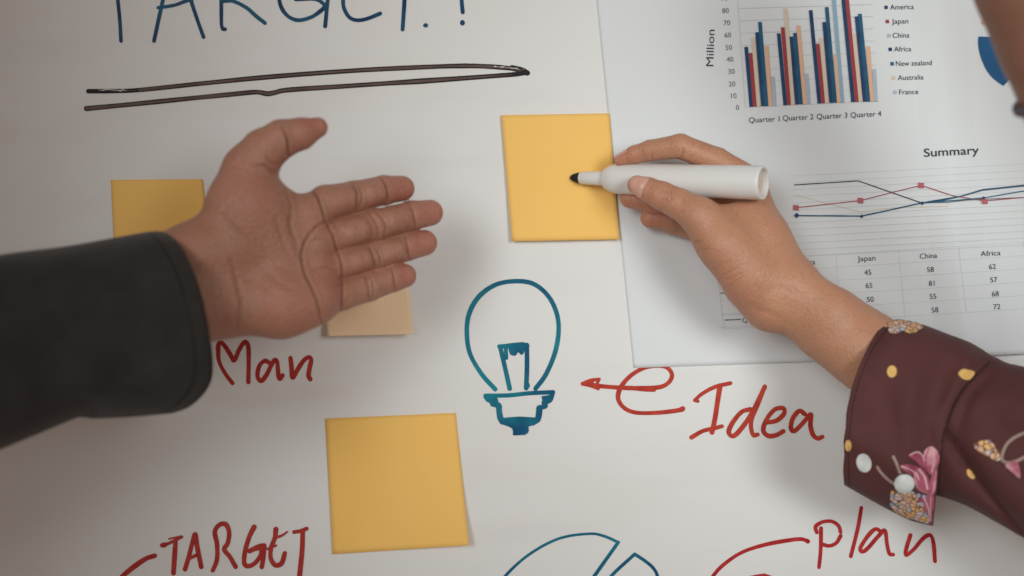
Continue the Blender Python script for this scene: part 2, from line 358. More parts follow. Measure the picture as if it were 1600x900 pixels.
m.poly(t([(290, 508), (340, 497), (395, 488), (440, 502), (470, 520), (470, 560), (290, 560)]))
m.build('pointer_stroke', M['crimson'], board, 'red curved pointer stroke leading to the word plan')

m = Marks(flat)                                            # bulb
t = lambda p: tr(p, 700, 420, .311)
m.ribbon(t([(237, 605), (170, 530), (112, 430), (95, 330), (105, 230), (155, 140), (240, 80), (340, 62), (430, 76), (502, 135), (545, 220), (556, 310), (538, 420), (492, 530), (440, 602)]), 6.6)
m.ribbon(t([(262, 392), (285, 490), (310, 602)]), 6.8); m.ribbon(t([(396, 382), (397, 490), (393, 600)]), 6.6); m.ribbon(t([(402, 580), (403, 590)]), 5)
m.ribbon(t([(258, 390), (290, 388), (330, 382), (375, 380), (398, 388)]), 6.5)
m.poly(t([(308, 385), (380, 380), (382, 420), (368, 432), (352, 420), (340, 436), (318, 434), (308, 420)]), True)
m.ribbon(t([(290, 390), (293, 448)]), 5.6)
m.ribbon(t([(188, 637), (300, 636), (410, 625), (528, 620)]), 6.2)
m.ribbon(t([(190, 642), (208, 660), (240, 660), (228, 680), (255, 685), (258, 720), (266, 760)]), 7.5); m.poly(t([(185, 640), (240, 640), (250, 700), (215, 690), (205, 665)]))
m.ribbon(t([(524, 628), (512, 660), (482, 672), (490, 690), (462, 700), (458, 730), (452, 760)]), 6.8); m.poly(t([(470, 640), (525, 632), (515, 668), (480, 700)]))
m.poly(t([(262, 752), (300, 746), (360, 742), (460, 748), (440, 772), (415, 790), (370, 803), (325, 803), (285, 784)]))
m.ribbon(t([(255, 700), (266, 755), (300, 775)]), 8.5); m.ribbon(t([(460, 700), (452, 752), (425, 775)]), 8.5); m.ribbon(t([(275, 765), (330, 775), (430, 768)]), 9, jitter=0.15)
m.poly(t([(328, 795), (398, 793), (396, 815), (380, 828), (338, 832), (328, 815)]), True)
m.ribbon(t([(338, 800), (345, 822), (388, 818), (392, 800)]), 8); m.ribbon(t([(335, 828), (385, 826)]), 5)
m.build('drawn_light_bulb', M['teal'], board, 'light bulb drawn in teal blue marker with filament and screw base')
m = Marks(flat)
t = lambda p: tr(p, 740, 740, .475)
m.ribbon(t([(40, 430), (100, 342), (180, 268), (280, 214), (380, 198), (430, 206), (476, 226)]), 4)
m.ribbon(t([(476, 226), (395, 340), (330, 430)]), 5); m.ribbon(t([(390, 420), (452, 338), (530, 265)]), 4.6); m.ribbon(t([(530, 265), (565, 288), (592, 312), (606, 342), (615, 400)]), 4.6)
m.build('drawn_pie_chart', M['teal'], board, 'pie chart with a pulled out slice drawn in teal marker, cut by the lower frame edge')

# ------------------------------------------------------------------ printed report sheet
def crease_x(y): return 1463 + 48 * y / 560.0
def sheet_d(x, y):
    u = abs(x - crease_x(y))
    fold_ = 0.0042 * min(1.0, u / 46.0) * math.exp(-max(0.0, u - 46) / 85.0)          # soft valley fold
    edge = 0.0002 * max(0.0, 1 - abs(y - 575) / 60.0) ** 2
    wave = 0.0005 * (1 + math.sin(x * 0.013 + y * 0.006)) + 0.00035 * (1 + math.sin(y * 0.021 + 1))
    far = min(1.0, max(0.0, (x - L_(y)) / 60.0))
    return 0.00035 + (fold_ + wave) * far + edge
L_ = lambda y: 928 + 62 * (y + 40) / 615.0
nx, ny = 150, 90; vs = []; fs = []
for j in range(ny + 1):
    for i in range(nx + 1):
        t_ = j / ny; xr = 1760; yb = 575 - 0.036 * 0
        y0 = -160; u = i / nx
        xl = L_(y0 + t_ * (575 - y0)); x = xl + u * (xr - xl)
        y = y0 + t_ * (575 - 0.036 * (x - 990) - y0)
        vs.append(P(x, y, sheet_d(x, y)))
for j in range(ny):
    for i in range(nx): a = j*(nx+1)+i; fs.append((a, a+nx+1, a+nx+2, a+1))
sheet = link('printed_report', pymesh('sheet', vs, fs), M['paper'], None, True)
sol = sheet.modifiers.new('thickness', 'SOLIDIFY'); sol.thickness = 0.00025; sol.offset = -1
tag(sheet, 'large creased white sheet printed with a bar chart, a line chart and a table', 'printed sheet')

bar_chart = None
c3 = lambda p: (1140 + .2222*p[0], .2222*p[1])
m = Marks(sheet_d, 0.00025)
for k in range(9):
    y0 = 752 - 86.5*k; x0 = 110 - 5.6*k
    m.ribbon([c3((x0, y0)), c3((1045 - 5.2*k, y0 - 40 + 1.2*k))], 0.75, n=40, jitter=0, smooth=False)
m.ribbon([c3((52, -60)), c3((110, 752))], 0.8, n=30, jitter=0, smooth=False)
bar_chart = m.build('bar_chart', M['grid'], sheet)
Q = [('p_navy', 103, 330, 140, 752), ('p_red', 135, 373, 165, 750), ('p_beige', 152, 265, 192, 750), ('p_navy', 180, 227, 222, 747), ('p_teal', 200, 155, 246, 747), ('p_peach', 247, 325, 275, 745), ('p_grey', 290, 538, 302, 745),
     ('p_navy', 332, 235, 378, 740), ('p_red', 360, 192, 405, 738), ('p_beige', 380, 60, 432, 737), ('p_navy', 420, 258, 462, 735), ('p_teal', 446, 232, 488, 733), ('p_peach', 470, 180, 517, 733), ('p_grey', 526, 518, 543, 730),
     ('p_navy', 557, 72, 618, 728), ('p_red', 605, 308, 645, 726), ('p_beige', 632, 265, 672, 725), ('p_navy', 652, 155, 702, 724), ('p_teal', 670, 50, 728, 722), ('p_peach', 734, 385, 757, 722), ('p_sky', 708, -160, 780, 720),
     ('p_navy', 768, -200, 855, 718), ('p_red', 800, -140, 882, 717), ('p_beige', 862, 235, 909, 716), ('p_navy', 880, 115, 938, 715), ('p_teal', 903, 97, 963, 715), ('p_peach', 961, 325, 990, 714), ('p_grey', 1003, 487, 1015, 713)]
for i, (mm, xt, yt, xb, yb) in enumerate(Q):
    m = Marks(sheet_d, 0.0007 + 0.00002 * (i % 7)); w = 26
    n = 12; A = [c3((xt + (xb-xt)*k/n, yt + (yb-yt)*k/n)) for k in range(n+1)]; B = [c3((xt+w + (xb-xt)*k/n, yt-1 + (yb-yt)*k/n)) for k in range(n+1)]
    for a, b in zip(A, B): m.v += [m.put(*a, m.base), m.put(*b, m.base)]
    m.f = [(2*k, 2*k+2, 2*k+3, 2*k+1) for k in range(n)]
    m.build('bar', M[mm], bar_chart)
for k, (x, y) in enumerate([(1151, 168), (1147, 149.5), (1145, 131), (1144, 111.5), (1142, 92.6), (1140, 74), (1138.5, 54.5), (1137, 35.5), (1135, 16.5), (1133, -3)]):
    m = Marks(sheet_d, 0.0004); m.text(str(10*k), x + 4, y + 3.5, 7.6, 2.8, align='RIGHT'); m.build('axis_number', M['print_soft'], bar_chart)
m = Marks(sheet_d, 0.0004); m.text('Million', 1115.5, 75, 11.5, 88, width=57); m.build('axis_title', M['print'], bar_chart)
for k, (x, y) in enumerate([(1194, 190.5), (1247, 187.5), (1300, 185), (1353, 182.5)]):
    m = Marks(sheet_d, 0.0004); m.text('Quarter %d' % (k+1), x, y, 8.2, 2.8, width=48, shear=-0.05); m.build('axis_label', M['print'], bar_chart)
for nm, c, x, y, tx, w in (('America', 'p_navy', 1384.5, 11.4, 1391, 37), ('Japan', 'p_red', 1386.5, 33.5, 1393.5, 26), ('China', 'p_grey', 1389, 55.5, 1395, 26), ('Africa', 'p_navy', 1391, 77, 1397, 27),
                     ('New zealand', 'p_teal', 1394, 99.5, 1400, 56), ('Australia', 'p_beige', 1396, 121.5, 1403, 40), ('France', 'p_grey', 1398.5, 144, 1405, 30)):
    m = Marks(sheet_d, 0.0004); m.text(nm, tx, y + 3.6, 7.8, 1.5, width=w, align='LEFT'); e = m.build('legend_entry', M['print'], bar_chart)
    m = Marks(sheet_d, 0.0004); r = 2.7; m.poly([(x-r, y-r), (x+r, y-r), (x+r, y+r), (x-r, y+r)]); m.build('legend_key', M[c], bar_chart)

m = Marks(sheet_d, 0.0003)
for i in range(13):
    x0 = 1238 - (18 if i > 6 else 0); m.ribbon([(x0, 275 + 10.6*i), (1700, 275 + 10.6*i - 0.052*(1700-x0))], 0.6, n=60, jitter=0, smooth=False)
line_chart = m.build('line_chart', M['grid'], sheet)
c8 = lambda l: [(1220 + .2375*x, 220 + .2375*y) for x, y in l]
def series(l, mm, w, lev):
    m = Marks(sheet_d, 0.0005 + lev*0.00006); m.ribbon(c8(l), w, n=22, jitter=0.05, smooth=False); m.build('data_line', M[mm], line_chart)
series([(100, 355), (300, 410), (520, 468), (740, 440), (1100, 430)], 'p_beige', 0.9, 0)
series([(925, 408), (1100, 405), (1240, 388), (1600, 372), (1900, 380)], 'print_soft', 1.1, 1)
series([(90, 290), (510, 263), (730, 340), (925, 408), (1180, 365), (1330, 320), (1600, 292), (1900, 270)], 'print', 1.5, 2)
series([(100, 440), (525, 393), (730, 340), (925, 293), (1135, 362), (1345, 395), (1600, 372), (1900, 340)], 'p_red', 1.3, 3)
series([(105, 492), (530, 495), (740, 450), (930, 408), (1050, 395), (1180, 366), (1330, 324), (1600, 296), (1900, 280)], 'p_teal', 1.9, 4)
series([(930, 410), (1330, 376), (1600, 330), (1900, 300)], 'p_teal', 1.7, 5)
for x, y in ((100, 440), (523, 393), (923, 293), (1343, 398)):
    m = Marks(sheet_d, 0.001); X, Y = c8([(x, y)])[0]; r = 4.4; m.poly([(X-r, Y-r), (X+r, Y-r*.9), (X+r, Y+r), (X-r, Y+r*.9)]); m.build('data_marker', M['p_pink'], line_chart)
for x, y, r in ((105, 491, 4.3), (531, 497, 3), (930, 410, 3.2), (1335, 376, 3)):
    m = Marks(sheet_d, 0.001); X, Y = c8([(x, y)])[0]; m.poly([(X-r, Y), (X, Y-r), (X+r, Y), (X, Y+r)]); m.build('data_marker', M['p_navy'], line_chart)
m = Marks(sheet_d, 0.0005); m.text('Summary', 1444, 245, 12.6, 3.2, width=86, align='LEFT', bold=0.008); m.build('chart_title', M['print'], line_chart)

m = Marks(sheet_d, 0.0003)
for i in range(6): m.ribbon([(1125, 408 + 20.8*i), (1700, 408 + 20.8*i - 0.062*575)], 0.65, n=60, jitter=0, smooth=False)
for a, b in (((1306, 397), (1313, 500)), ((1404, 391), (1414, 494)), ((1498, 385), (1510, 488)), ((1600, 379), (1613, 482)), ((1122, 440), (1131, 514))): m.ribbon([a, b], 0.65, n=12, jitter=0, smooth=False)
m.ribbon([(1129, 492), (1260, 486)], 0.7, n=12, jitter=0, smooth=False); m.ribbon([(1131, 514), (1260, 506)], 0.7, n=12, jitter=0, smooth=False)
table = m.build('data_table', M['grid'], sheet)
def cell(tx, x, y, h=8.0, w=None):
    m = Marks(sheet_d, 0.0005); m.text(tx, x, y + h*0.5, h, 3.4, width=w); m.build('table_entry', M['print'], table)
cell('America', 1256, 410, 8, 36); cell('Japan', 1354, 403.5, 8, 28); cell('China', 1451, 399.5, 8, 27); cell('Africa', 1548, 395.5, 8, 31)
for x, y, tx in ((1356, 425.6, '45'), (1358, 446, '65'), (1360, 467.5, '50'), (1454, 421, '58'), (1456, 442.5, '81'), (1458, 463, '55'), (1461, 484, '58'), (1551, 416.5, '62'), (1553, 437, '57'), (1555.5, 459, '68'), (1558, 479, '72')): cell(tx, x, y)
cell('Quarter 4', 1182, 499, 7.6, 44)
m = Marks(sheet_d, 0.0006); m.ribbon([(1133, 500), (1157, 499)], 2.0, n=6, jitter=0.2); m.ribbon([(1126, 458), (1140, 457.5)], 1.2, n=6); m.build('legend_key', M['print_soft'], table)
m = Marks(sheet_d, 0.0007); m.poly([(1136, 453), (1144, 453), (1144, 462), (1136, 462)]); m.build('legend_key', M['p_pink'], table)

m = Marks(sheet_d, 0.0006); pcx, pcy = 1640, 60
m.v = []; m.f = []
arc = [(1529, 57), (1528.8, 72), (1533, 90), (1542, 110), (1554, 124), (1568, 134)]
arc = catmull(arc, 6)
inner = [(pcx + (x - pcx)*0.02, pcy + (y - pcy)*0.02) for x, y in arc]
NR = 16
for k in range(NR + 1):
    for (x, y), (a, b) in zip(arc, inner): m.v.append(m.put(x + (a-x)*k/NR, y + (b-y)*k/NR, 0.0006))
n = len(arc); m.f = [(k*n+i, k*n+i+1, (k+1)*n+i+1, (k+1)*n+i) for k in range(NR) for i in range(n-1)]
pie = m.build('pie_chart', M['p_blue'], sheet)
m = Marks(sheet_d, 0.0006); m.poly([(1533, 37.5), (1537, 21), (1560, 0), (1600, -20), (1632, 50), (1600, 52)]); m.build('pie_slice', M['p_peach'], pie)

# ------------------------------------------------------------------ sticky notes
def note(corners, m, label, curl, base=0.0004, bend=0.0):
    A, B, C_, D_ = [np.array(c, float) for c in corners]   # tl tr br bl
    n = 24; vs = []; fs = []
    for j in range(n+1):
        for i in range(n+1):
            u, v = i/n, j/n
            p = (A*(1-u) + B*u)*(1-v) + (D_*(1-u) + C_*u)*v
            d = base + curl(u, v)
            vs.append(P(p[0], p[1], d))
    for j in range(n):
        for i in range(n): a = j*(n+1)+i; fs.append((a, a+n+1, a+n+2, a+1))
    o = link('sticky_note', pymesh('note', vs, fs), m, None, True)
    s = o.modifiers.new('thickness', 'SOLIDIFY'); s.thickness = 0.00022; s.offset = -1
    return tag(o, label, 'sticky note', 'sticky notes on the whiteboard')
note([(783, 180), (952, 177), (968, 374), (800, 377)], M['note'], 'yellow sticky note under the marker tip, overlapping the printed sheet', lambda u, v: 0.0024*v**2.2 + 0.0004*math.sin(u*5), base=0.0023)
note([(173, 281), (317, 280), (331, 424), (181, 428)], M['note'], 'yellow sticky note tucked behind the thumb and the charcoal sleeve', lambda u, v: 0.004*v**2 + 0.0012*math.sin(u*3.1))
note([(500, 392), (632, 388), (646, 522), (512, 525)], M['note_pale'], 'pale cream sticky note half hidden behind the open hand', lambda u, v: 0.0005 + 0.011*v**2.6)
note([(508, 654), (712, 645), (733, 852), (520, 866)], M['note'], 'largest yellow sticky note, blank, below the open hand', lambda u, v: 0.0014*v**2 + 0.007*max(0, v-0.45)**2*u**3*3 + 0.0003*math.sin(u*6+v*3)+0.0003)

# ------------------------------------------------------------------ soft bodies: blended tapered limbs meshed as one surface
class Flesh:
    def __init__(s): s.groups = []
    def group(s, k, prims): s.groups.append((k, prims))
    def mesh(s, name, h, kblend, lo_d=None):
        pts = []
        for k, pr in s.groups:
            for a, b, r1, r2 in pr:
                for c, r in ((a, r1), (b, r2)): pts += [np.array(c) - r, np.array(c) + r]
        pts = np.array(pts); mn = pts.min(0) - 0.006; mx = pts.max(0) + 0.006
        n = np.ceil((mx - mn) / h).astype(int) + 1
        ax = [mn[i] + h*np.arange(n[i]) for i in range(3)]
        F = None
        for k, pr in s.groups:
            G = np.full(n, 0.03, np.float32)
            for a, b, r1, r2 in pr:
                a = np.array(a); b = np.array(b); R = max(r1, r2) + k + 0.012
                l = np.clip(((np.minimum(a, b) - R - mn)/h).astype(int), 0, n); u = np.clip(((np.maximum(a, b) + R - mn)/h).astype(int)+2, 0, n)
                X = ax[0][l[0]:u[0], None, None] - a[0]; Y = ax[1][None, l[1]:u[1], None] - a[1]; Z = ax[2][None, None, l[2]:u[2]] - a[2]
                ab = b - a; q = ab @ ab + 1e-12
                t = np.clip((X*ab[0] + Y*ab[1] + Z*ab[2]) / q, 0, 1)
                d = np.sqrt((X - t*ab[0])**2 + (Y - t*ab[1])**2 + (Z - t*ab[2])**2) - (r1 + (r2 - r1)*t)
                S = G[l[0]:u[0], l[1]:u[1], l[2]:u[2]]
                hh = np.clip(0.5 + 0.5*(S - d)/k, 0, 1)
                G[l[0]:u[0], l[1]:u[1], l[2]:u[2]] = S*(1-hh) + d*hh - k*hh*(1-hh)
            if F is None: F = G
            else:
                hh = np.clip(0.5 + 0.5*(F - G)/kblend, 0, 1); F = F*(1-hh) + G*hh - kblend*hh*(1-hh)
        # surface nets
        I = F < 0
        c = np.zeros(n - 1, np.int8)
        for i in (0, 1):
            for j in (0, 1):
                for k in (0, 1): c += I[i:n[0]-1+i, j:n[1]-1+j, k:n[2]-1+k]
        act = (c > 0) & (c < 8); ijk = np.argwhere(act); idx = np.full(act.shape, -1, np.int64); idx[act] = np.arange(len(ijk))
        acc = np.zeros((len(ijk), 3)); cnt = np.zeros(len(ijk))
        cor = [(i, j, k) for i in (0, 1) for j in (0, 1) for k in (0, 1)]
        val = {q: F[ijk[:, 0]+q[0], ijk[:, 1]+q[1], ijk[:, 2]+q[2]] for q in cor}
        for q in cor:
            for a_ in range(3):
                if q[a_] == 0:
                    w = list(q); w[a_] = 1; w = tuple(w); f0, f1 = val[q], val[w]; s_ = (f0 < 0) != (f1 < 0)
                    tt = np.where(s_, f0/(f0 - f1 + 1e-12), 0)
                    p = np.tile(np.array(q, float), (len(ijk), 1)); p[:, a_] = tt
                    acc += p*s_[:, None]; cnt += s_
        V = (ijk + acc/cnt[:, None])*h + mn
        faces = []
        for a_ in range(3):
            b_, c_ = (a_+1) % 3, (a_+2) % 3
            s0 = [slice(None)]*3; s1 = [slice(None)]*3; s0[a_] = slice(0, -1); s1[a_] = slice(1, None)
            A, B = I[tuple(s0)], I[tuple(s1)]; e = np.argwhere(A != B)
            e = e[(e[:, b_] > 0) & (e[:, c_] > 0) & (e[:, b_] < n[b_]-1) & (e[:, c_] < n[c_]-1)]
            ins = A[e[:, 0], e[:, 1], e[:, 2]]
            def g(db, dc):
                f = e.copy(); f[:, b_] -= db; f[:, c_] -= dc; return idx[f[:, 0], f[:, 1], f[:, 2]]
            qd = np.c_[g(1, 1), g(0, 1), g(0, 0), g(1, 0)]; qd[~ins] = qd[~ins][:, ::-1]; faces.append(qd)
        Fc = np.vstack(faces)
        # light relaxation
        e = np.vstack([Fc[:, [0, 1]], Fc[:, [1, 2]], Fc[:, [2, 3]], Fc[:, [3, 0]]])
        for _ in range(3):
            sm = np.zeros_like(V); ct = np.zeros(len(V))
            for a_, b_ in ((0, 1), (1, 0)):
                for k in range(3): sm[:, k] += np.bincount(e[:, a_], V[e[:, b_], k], len(V))
                ct += np.bincount(e[:, a_], minlength=len(V))
            V = 0.5*V + 0.5*sm/ct[:, None]
        return V, Fc
def normals(V, Fc):
    fn = np.cross(V[Fc[:, 2]] - V[Fc[:, 0]], V[Fc[:, 3]] - V[Fc[:, 1]]); N = np.zeros_like(V)
    for i in range(4):
        for k in range(3): N[:, k] += np.bincount(Fc[:, i], fn[:, k], len(V))
    return N / (np.linalg.norm(N, axis=1)[:, None] + 1e-12)
def to_px(V):
    d = -V[:, 1]; s = W/1600*(D - d)/D
    return np.c_[V[:, 0]/s + 800, 450 - V[:, 2]/s]
def engrave(V, Fc, lines):
    """press skin folds into the side that faces the room: (pixels, depth mm, half width px, tint)"""
    N = normals(V, Fc); px = to_px(V); dep = np.zeros(len(V)); tint = np.zeros(len(V))
    front = np.clip((-N[:, 1] + 0.05)/0.3, 0, 1)
    for pts, a, w, tn in lines:
        c = catmull(pts, 6); best = np.full(len(V), 1e9); tb = np.zeros(len(V))
        bb = (px[:, 0] > c[:, 0].min() - 5*w) & (px[:, 0] < c[:, 0].max() + 5*w) & (px[:, 1] > c[:, 1].min() - 5*w) & (px[:, 1] < c[:, 1].max() + 5*w)
        q = px[bb]; bs = np.full(len(q), 1e9); ts = np.zeros(len(q)); m_ = len(c) - 1
        for i in range(m_):
            p0, v = c[i], c[i+1] - c[i]; t = np.clip(((q - p0) @ v)/(v @ v + 1e-9), 0, 1)
            dd = np.linalg.norm(q - p0 - t[:, None]*v, axis=1); u = dd < bs; bs[u] = dd[u]; ts[u] = ((i + t)/m_)[u]
        env = np.clip(np.sin(np.pi*np.clip(ts, 0.04, 0.96)), 0, 1)**0.35
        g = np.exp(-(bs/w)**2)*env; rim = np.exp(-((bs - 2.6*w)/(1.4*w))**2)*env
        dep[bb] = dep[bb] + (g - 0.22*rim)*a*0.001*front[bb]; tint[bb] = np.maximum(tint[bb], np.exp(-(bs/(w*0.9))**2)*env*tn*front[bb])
    return V - N*dep[:, None], tint
def flesh_object(name, V, Fc, tint, m, parent, tips=()):
    me = bpy.data.meshes.new(name)
    me.vertices.add(len(V)); me.vertices.foreach_set('co', V.astype(np.float32).ravel())
    me.loops.add(4*len(Fc)); me.loops.foreach_set('vertex_index', Fc.astype(np.int32).ravel())
    me.polygons.add(len(Fc)); me.polygons.foreach_set('loop_start', np.arange(0, 4*len(Fc), 4, dtype=np.int32))
    me.update(calc_edges=True); me.validate()
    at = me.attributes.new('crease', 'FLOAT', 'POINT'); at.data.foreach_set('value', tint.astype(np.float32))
    fl_ = np.zeros(len(V)); px = to_px(V)
    for x, y, r, a in tips: fl_ = np.maximum(fl_, 0.6*a*np.exp(-((px[:, 0]-x)**2 + (px[:, 1]-y)**2)/(r*r)))
    a2 = me.attributes.new('flush', 'FLOAT', 'POINT'); a2.data.foreach_set('value', fl_.astype(np.float32))
    return link(name, me, m, parent, True)
def prim(a, b):
    """a, b: (px, py, radius px, depth mm)"""
    da, db = a[3]/1000, b[3]/1000
    return (tuple(P(a[0], a[1], da)), tuple(P(b[0], b[1], db)), RR(a[2], da), RR(b[2], db))
def chain(l): return [prim(l[i], l[i+1]) for i in range(len(l)-1)]

# sleeves: cloth tubes whose outline is given by four edge curves
def sleeve_mesh(L, R, T, B, depth, half, wrinkle, rim, nu=70, nv=72, lip=0.16):
    L, R = [resample(catmull(c, 10), 200) for c in (L, R)]; T, B = [resample(catmull(c, 10), 200) for c in (T, B)]
    def at(c, t): i = np.clip(t, 0, 1)*199; k = int(min(i, 198)); return c[k] + (c[k+1] - c[k])*(i - k)
    def S(u, v): return ((1-v)*at(T, u) + v*at(B, u) + (1-u)*at(L, v) + u*at(R, v)
                         - ((1-u)*(1-v)*T[0] + u*(1-v)*T[-1] + (1-u)*v*B[0] + u*v*B[-1]))
    rows = []
    us = [(u, 0) for u in np.linspace(0, 1, nu)]
    if rim == 'R': us = us + [(1 - lip*0.02, 1), (1 - lip*0.35, 1), (1 - lip, 1)]
    if rim == 'L': us = [(lip, 1), (lip*0.35, 1), (lip*0.02, 1)] + us
    vs = []; fs = []
    for u, inner in us:
        for k in range(nv):
            th = 2*math.pi*k/nv; v = 0.5 - 0.5*math.cos(th); sn = math.sin(th)
            hv = half(u)*(1 if sn >= 0 else 0.8)
            sg = math.copysign(abs(sn)**0.8, sn)
            if inner: v = 0.5 + (v - 0.5)*0.955
            p = S(u, v); d = depth(u, v) + hv*sg*(0.93 if inner else 1)
            if sn > 0 and not inner: d += wrinkle(p[0], p[1])*min(1, sn*2.0)
            vs.append(P(p[0], p[1], d))
    nr = len(us)
    for i in range(nr-1):
        for k in range(nv): fs.append((i*nv+k, i*nv+(k+1) % nv, (i+1)*nv+(k+1) % nv, (i+1)*nv+k))
    me = pymesh('sleeve', vs, fs)
    bm = bmesh.new(); bm.from_mesh(me); bmesh.ops.recalc_face_normals(bm, faces=bm.faces[:]); bm.to_mesh(me); bm.free()
    return me
def fold(pts, amp, w):
    c = catmull(pts, 6)
    def f(x, y):
        q = np.array((x, y)); p0 = c[:-1]; v = c[1:] - p0
        t = np.clip(((q - p0)*v).sum(1)/((v*v).sum(1) + 1e-9), 0, 1); dd = np.linalg.norm(q - p0 - t[:, None]*v, axis=1).min()
        return amp*0.001*math.exp(-(dd/w)**2)
    return f

# ------------------------------------------------------------------ person with the open hand
man = tag(empty('person'), 'open right-pointing palm with spread thumb in a charcoal sleeve', 'person')
man.location = P(310, 450, 0.125)
bpy.context.view_layer.update()
def attach(o, root): o.parent = root; o.matrix_parent_inverse = root.matrix_world.inverted()
fl = Flesh()
fing = []
fing += chain([(478, 336, 28, 108), (509, 317, 27.5, 103), (554, 307.5, 24.5, 93), (600, 297, 22.6, 82), (628, 294.5, 20, 74)])
fing += chain([(485, 382, 28, 107), (520, 370, 25.5, 101), (586, 352, 24.2, 89), (645, 336.5, 22.5, 76), (672, 332.5, 20.6, 69)])
fing += chain([(490, 424, 26, 106), (533, 413, 22.5, 100), (584, 400, 22.4, 88), (636, 385, 22.2, 76), (663, 379.5, 20.4, 70)])
fing += chain([(490, 470, 27, 107), (535, 461, 23.5, 101), (576, 448.5, 22.3, 92), (614, 435, 20.8, 83), (632, 431, 18.8, 79)])
fing += chain([(388, 264, 38, 117), (412, 236, 35, 117), (440, 217, 30, 118), (470, 209, 25, 117), (496, 199.5, 16.5, 114)])     # thumb
# finger pads
fing += chain([(527, 313, 21, 103), (540, 310, 21, 100)]) + chain([(576, 303, 18, 92.5), (588, 300, 18, 89.5)])
fing += chain([(545, 364, 20, 101), (562, 359, 20, 98)]) + chain([(610, 346, 18, 88.5), (625, 342, 18, 84.5)])
fing += chain([(553, 409, 18, 99), (566, 405, 18, 96)]) + chain([(604, 395, 17, 87.5), (618, 391, 17, 84.5)])
fl.group(0.0016, fing)
palm = []
palm += chain([(345, 405, 28, 118), (480, 340, 27, 110)]) + chain([(340, 430, 28, 117), (486, 385, 27, 108)])
palm += chain([(340, 460, 28, 117), (490, 428, 25, 108)]) + chain([(345, 485, 26, 118), (490, 468, 27, 109)])
palm += chain([(352, 376, 42, 120), (376, 322, 45, 119), (388, 264, 35, 117)])          # thenar
palm += chain([(400, 310, 34, 114), (438, 325, 25, 111)]) + chain([(400, 345, 40, 117), (425, 400, 36, 112)])  # thumb web
palm += chain([(382, 475, 38, 117), (440, 478, 40, 116), (494, 469, 29, 111)])          # hypothenar
palm += chain([(190, 420, 42, 134), (300, 402, 42, 126), (345, 395, 40, 121)]) + chain([(190, 490, 40, 134), (300, 482, 42, 126), (345, 476, 40, 121)])
fl.group(0.014, palm)
V, Fc = fl.mesh('arm', 0.0007, 0.005)
t = lambda p: tr(p, 240, 150, .4555)
S_, w1 = 0.75, 1.5
lines = [(t([(535, 312), (565, 350), (580, 390), (590, 430)]), 1.0, 1.7, .75), (t([(588, 428), (615, 475), (628, 528)]), 0.9, 1.6, .7),
         (t([(630, 528), (645, 575), (648, 622)]), 0.8, 1.6, .65), (t([(645, 622), (649, 680), (640, 748)]), 0.8, 1.6, .6),
         (t([(680, 296), (700, 335), (694, 388)]), .55, 1.5, .5), (t([(702, 305), (716, 345), (708, 380)]), .4, 1.4, .35), (t([(780, 280), (800, 315), (803, 358)]), .6, 1.3, .65),
         (t([(735, 398), (765, 440), (770, 488)]), .55, 1.5, .5), (t([(765, 398), (796, 440), (790, 484)]), .5, 1.4, .45), (t([(870, 362), (893, 405), (897, 453)]), .6, 1.3, .65),
         (t([(738, 513), (755, 555), (762, 594)]), .55, 1.5, .5), (t([(760, 518), (776, 550), (778, 584)]), .4, 1.4, .4), (t([(860, 474), (873, 515), (876, 562)]), .6, 1.3, .6),
         (t([(722, 610), (738, 655), (740, 704)]), .5, 1.4, .5), (t([(742, 620), (754, 650), (752, 690)]), .35, 1.3, .35), (t([(815, 586), (826, 630), (828, 668)]), .6, 1.3, .6),
         (t([(588, 430), (550, 458), (520, 500), (508, 550), (520, 610), (545, 660), (565, 715), (575, 785)]), .95, 1.8, .65),
         (t([(452, 325), (472, 380), (472, 450), (490, 505), (500, 545)]), .55, 2.2, .35), (t([(440, 340), (460, 410), (470, 480), (500, 560)]), .3, 3.5, .15),
         (t([(540, 497), (562, 492), (582, 488)]), .35, 1.5, .25), (t([(545, 596), (590, 585), (634, 602)]), .4, 1.5, .3), (t([(600, 640), (625, 650), (645, 648)]), .25, 1.5, .2),
         (t([(265, 560), (288, 650), (300, 725), (283, 800)]), .7, 3.2, .3), (t([(235, 410), (280, 450), (320, 490)]), .45, 2.6, .2), (t([(260, 440), (300, 470)]), .3, 1.8, .2),
         (t([(443, 105), (460, 150), (464, 206)]), 1.1, 1.8, .7), (t([(345, 236), (385, 240), (414, 268)]), .7, 1.8, .45), (t([(380, 200), (400, 225), (420, 238)]), .4, 2.0, .25),
         (t([(420, 420), (445, 500), (470, 560)]), .35, 3.0, .1), (t([(380, 600), (430, 640), (500, 670)]), .3, 3.5, .08)]
for _ in range(46):
    x, y = rng.uniform(330, 520), rng.uniform(300, 505); a_ = rng.normal(0.5, 0.7); l_ = rng.uniform(6, 20)
    lines.append(([(x, y), (x + l_*math.cos(a_)*.5, y + l_*math.sin(a_)*.5 + rng.normal(0, .8)), (x + l_*math.cos(a_), y + l_*math.sin(a_))], rng.uniform(.08, .2), rng.uniform(.9, 1.4), rng.uniform(.04, .14)))
for cx_, cy_, n_ in ((600, 297, 3), (640, 337, 3), (580, 401, 3), (575, 449, 3), (540, 310, 3), (560, 358, 3)):
    for k_ in range(n_):
        x, y = cx_ + rng.normal(0, 9), cy_ + rng.normal(0, 5); lines.append(([(x - 1.5, y - 7), (x + 1, y), (x, y + 7)], rng.uniform(.06, .14), 1.0, rng.uniform(.04, .12)))
lines = [(p_, a_*1.15, w_*1.1, min(0.9, t_*0.95)) for p_, a_, w_, t_ in lines]
V, tint = engrave(V, Fc, lines)
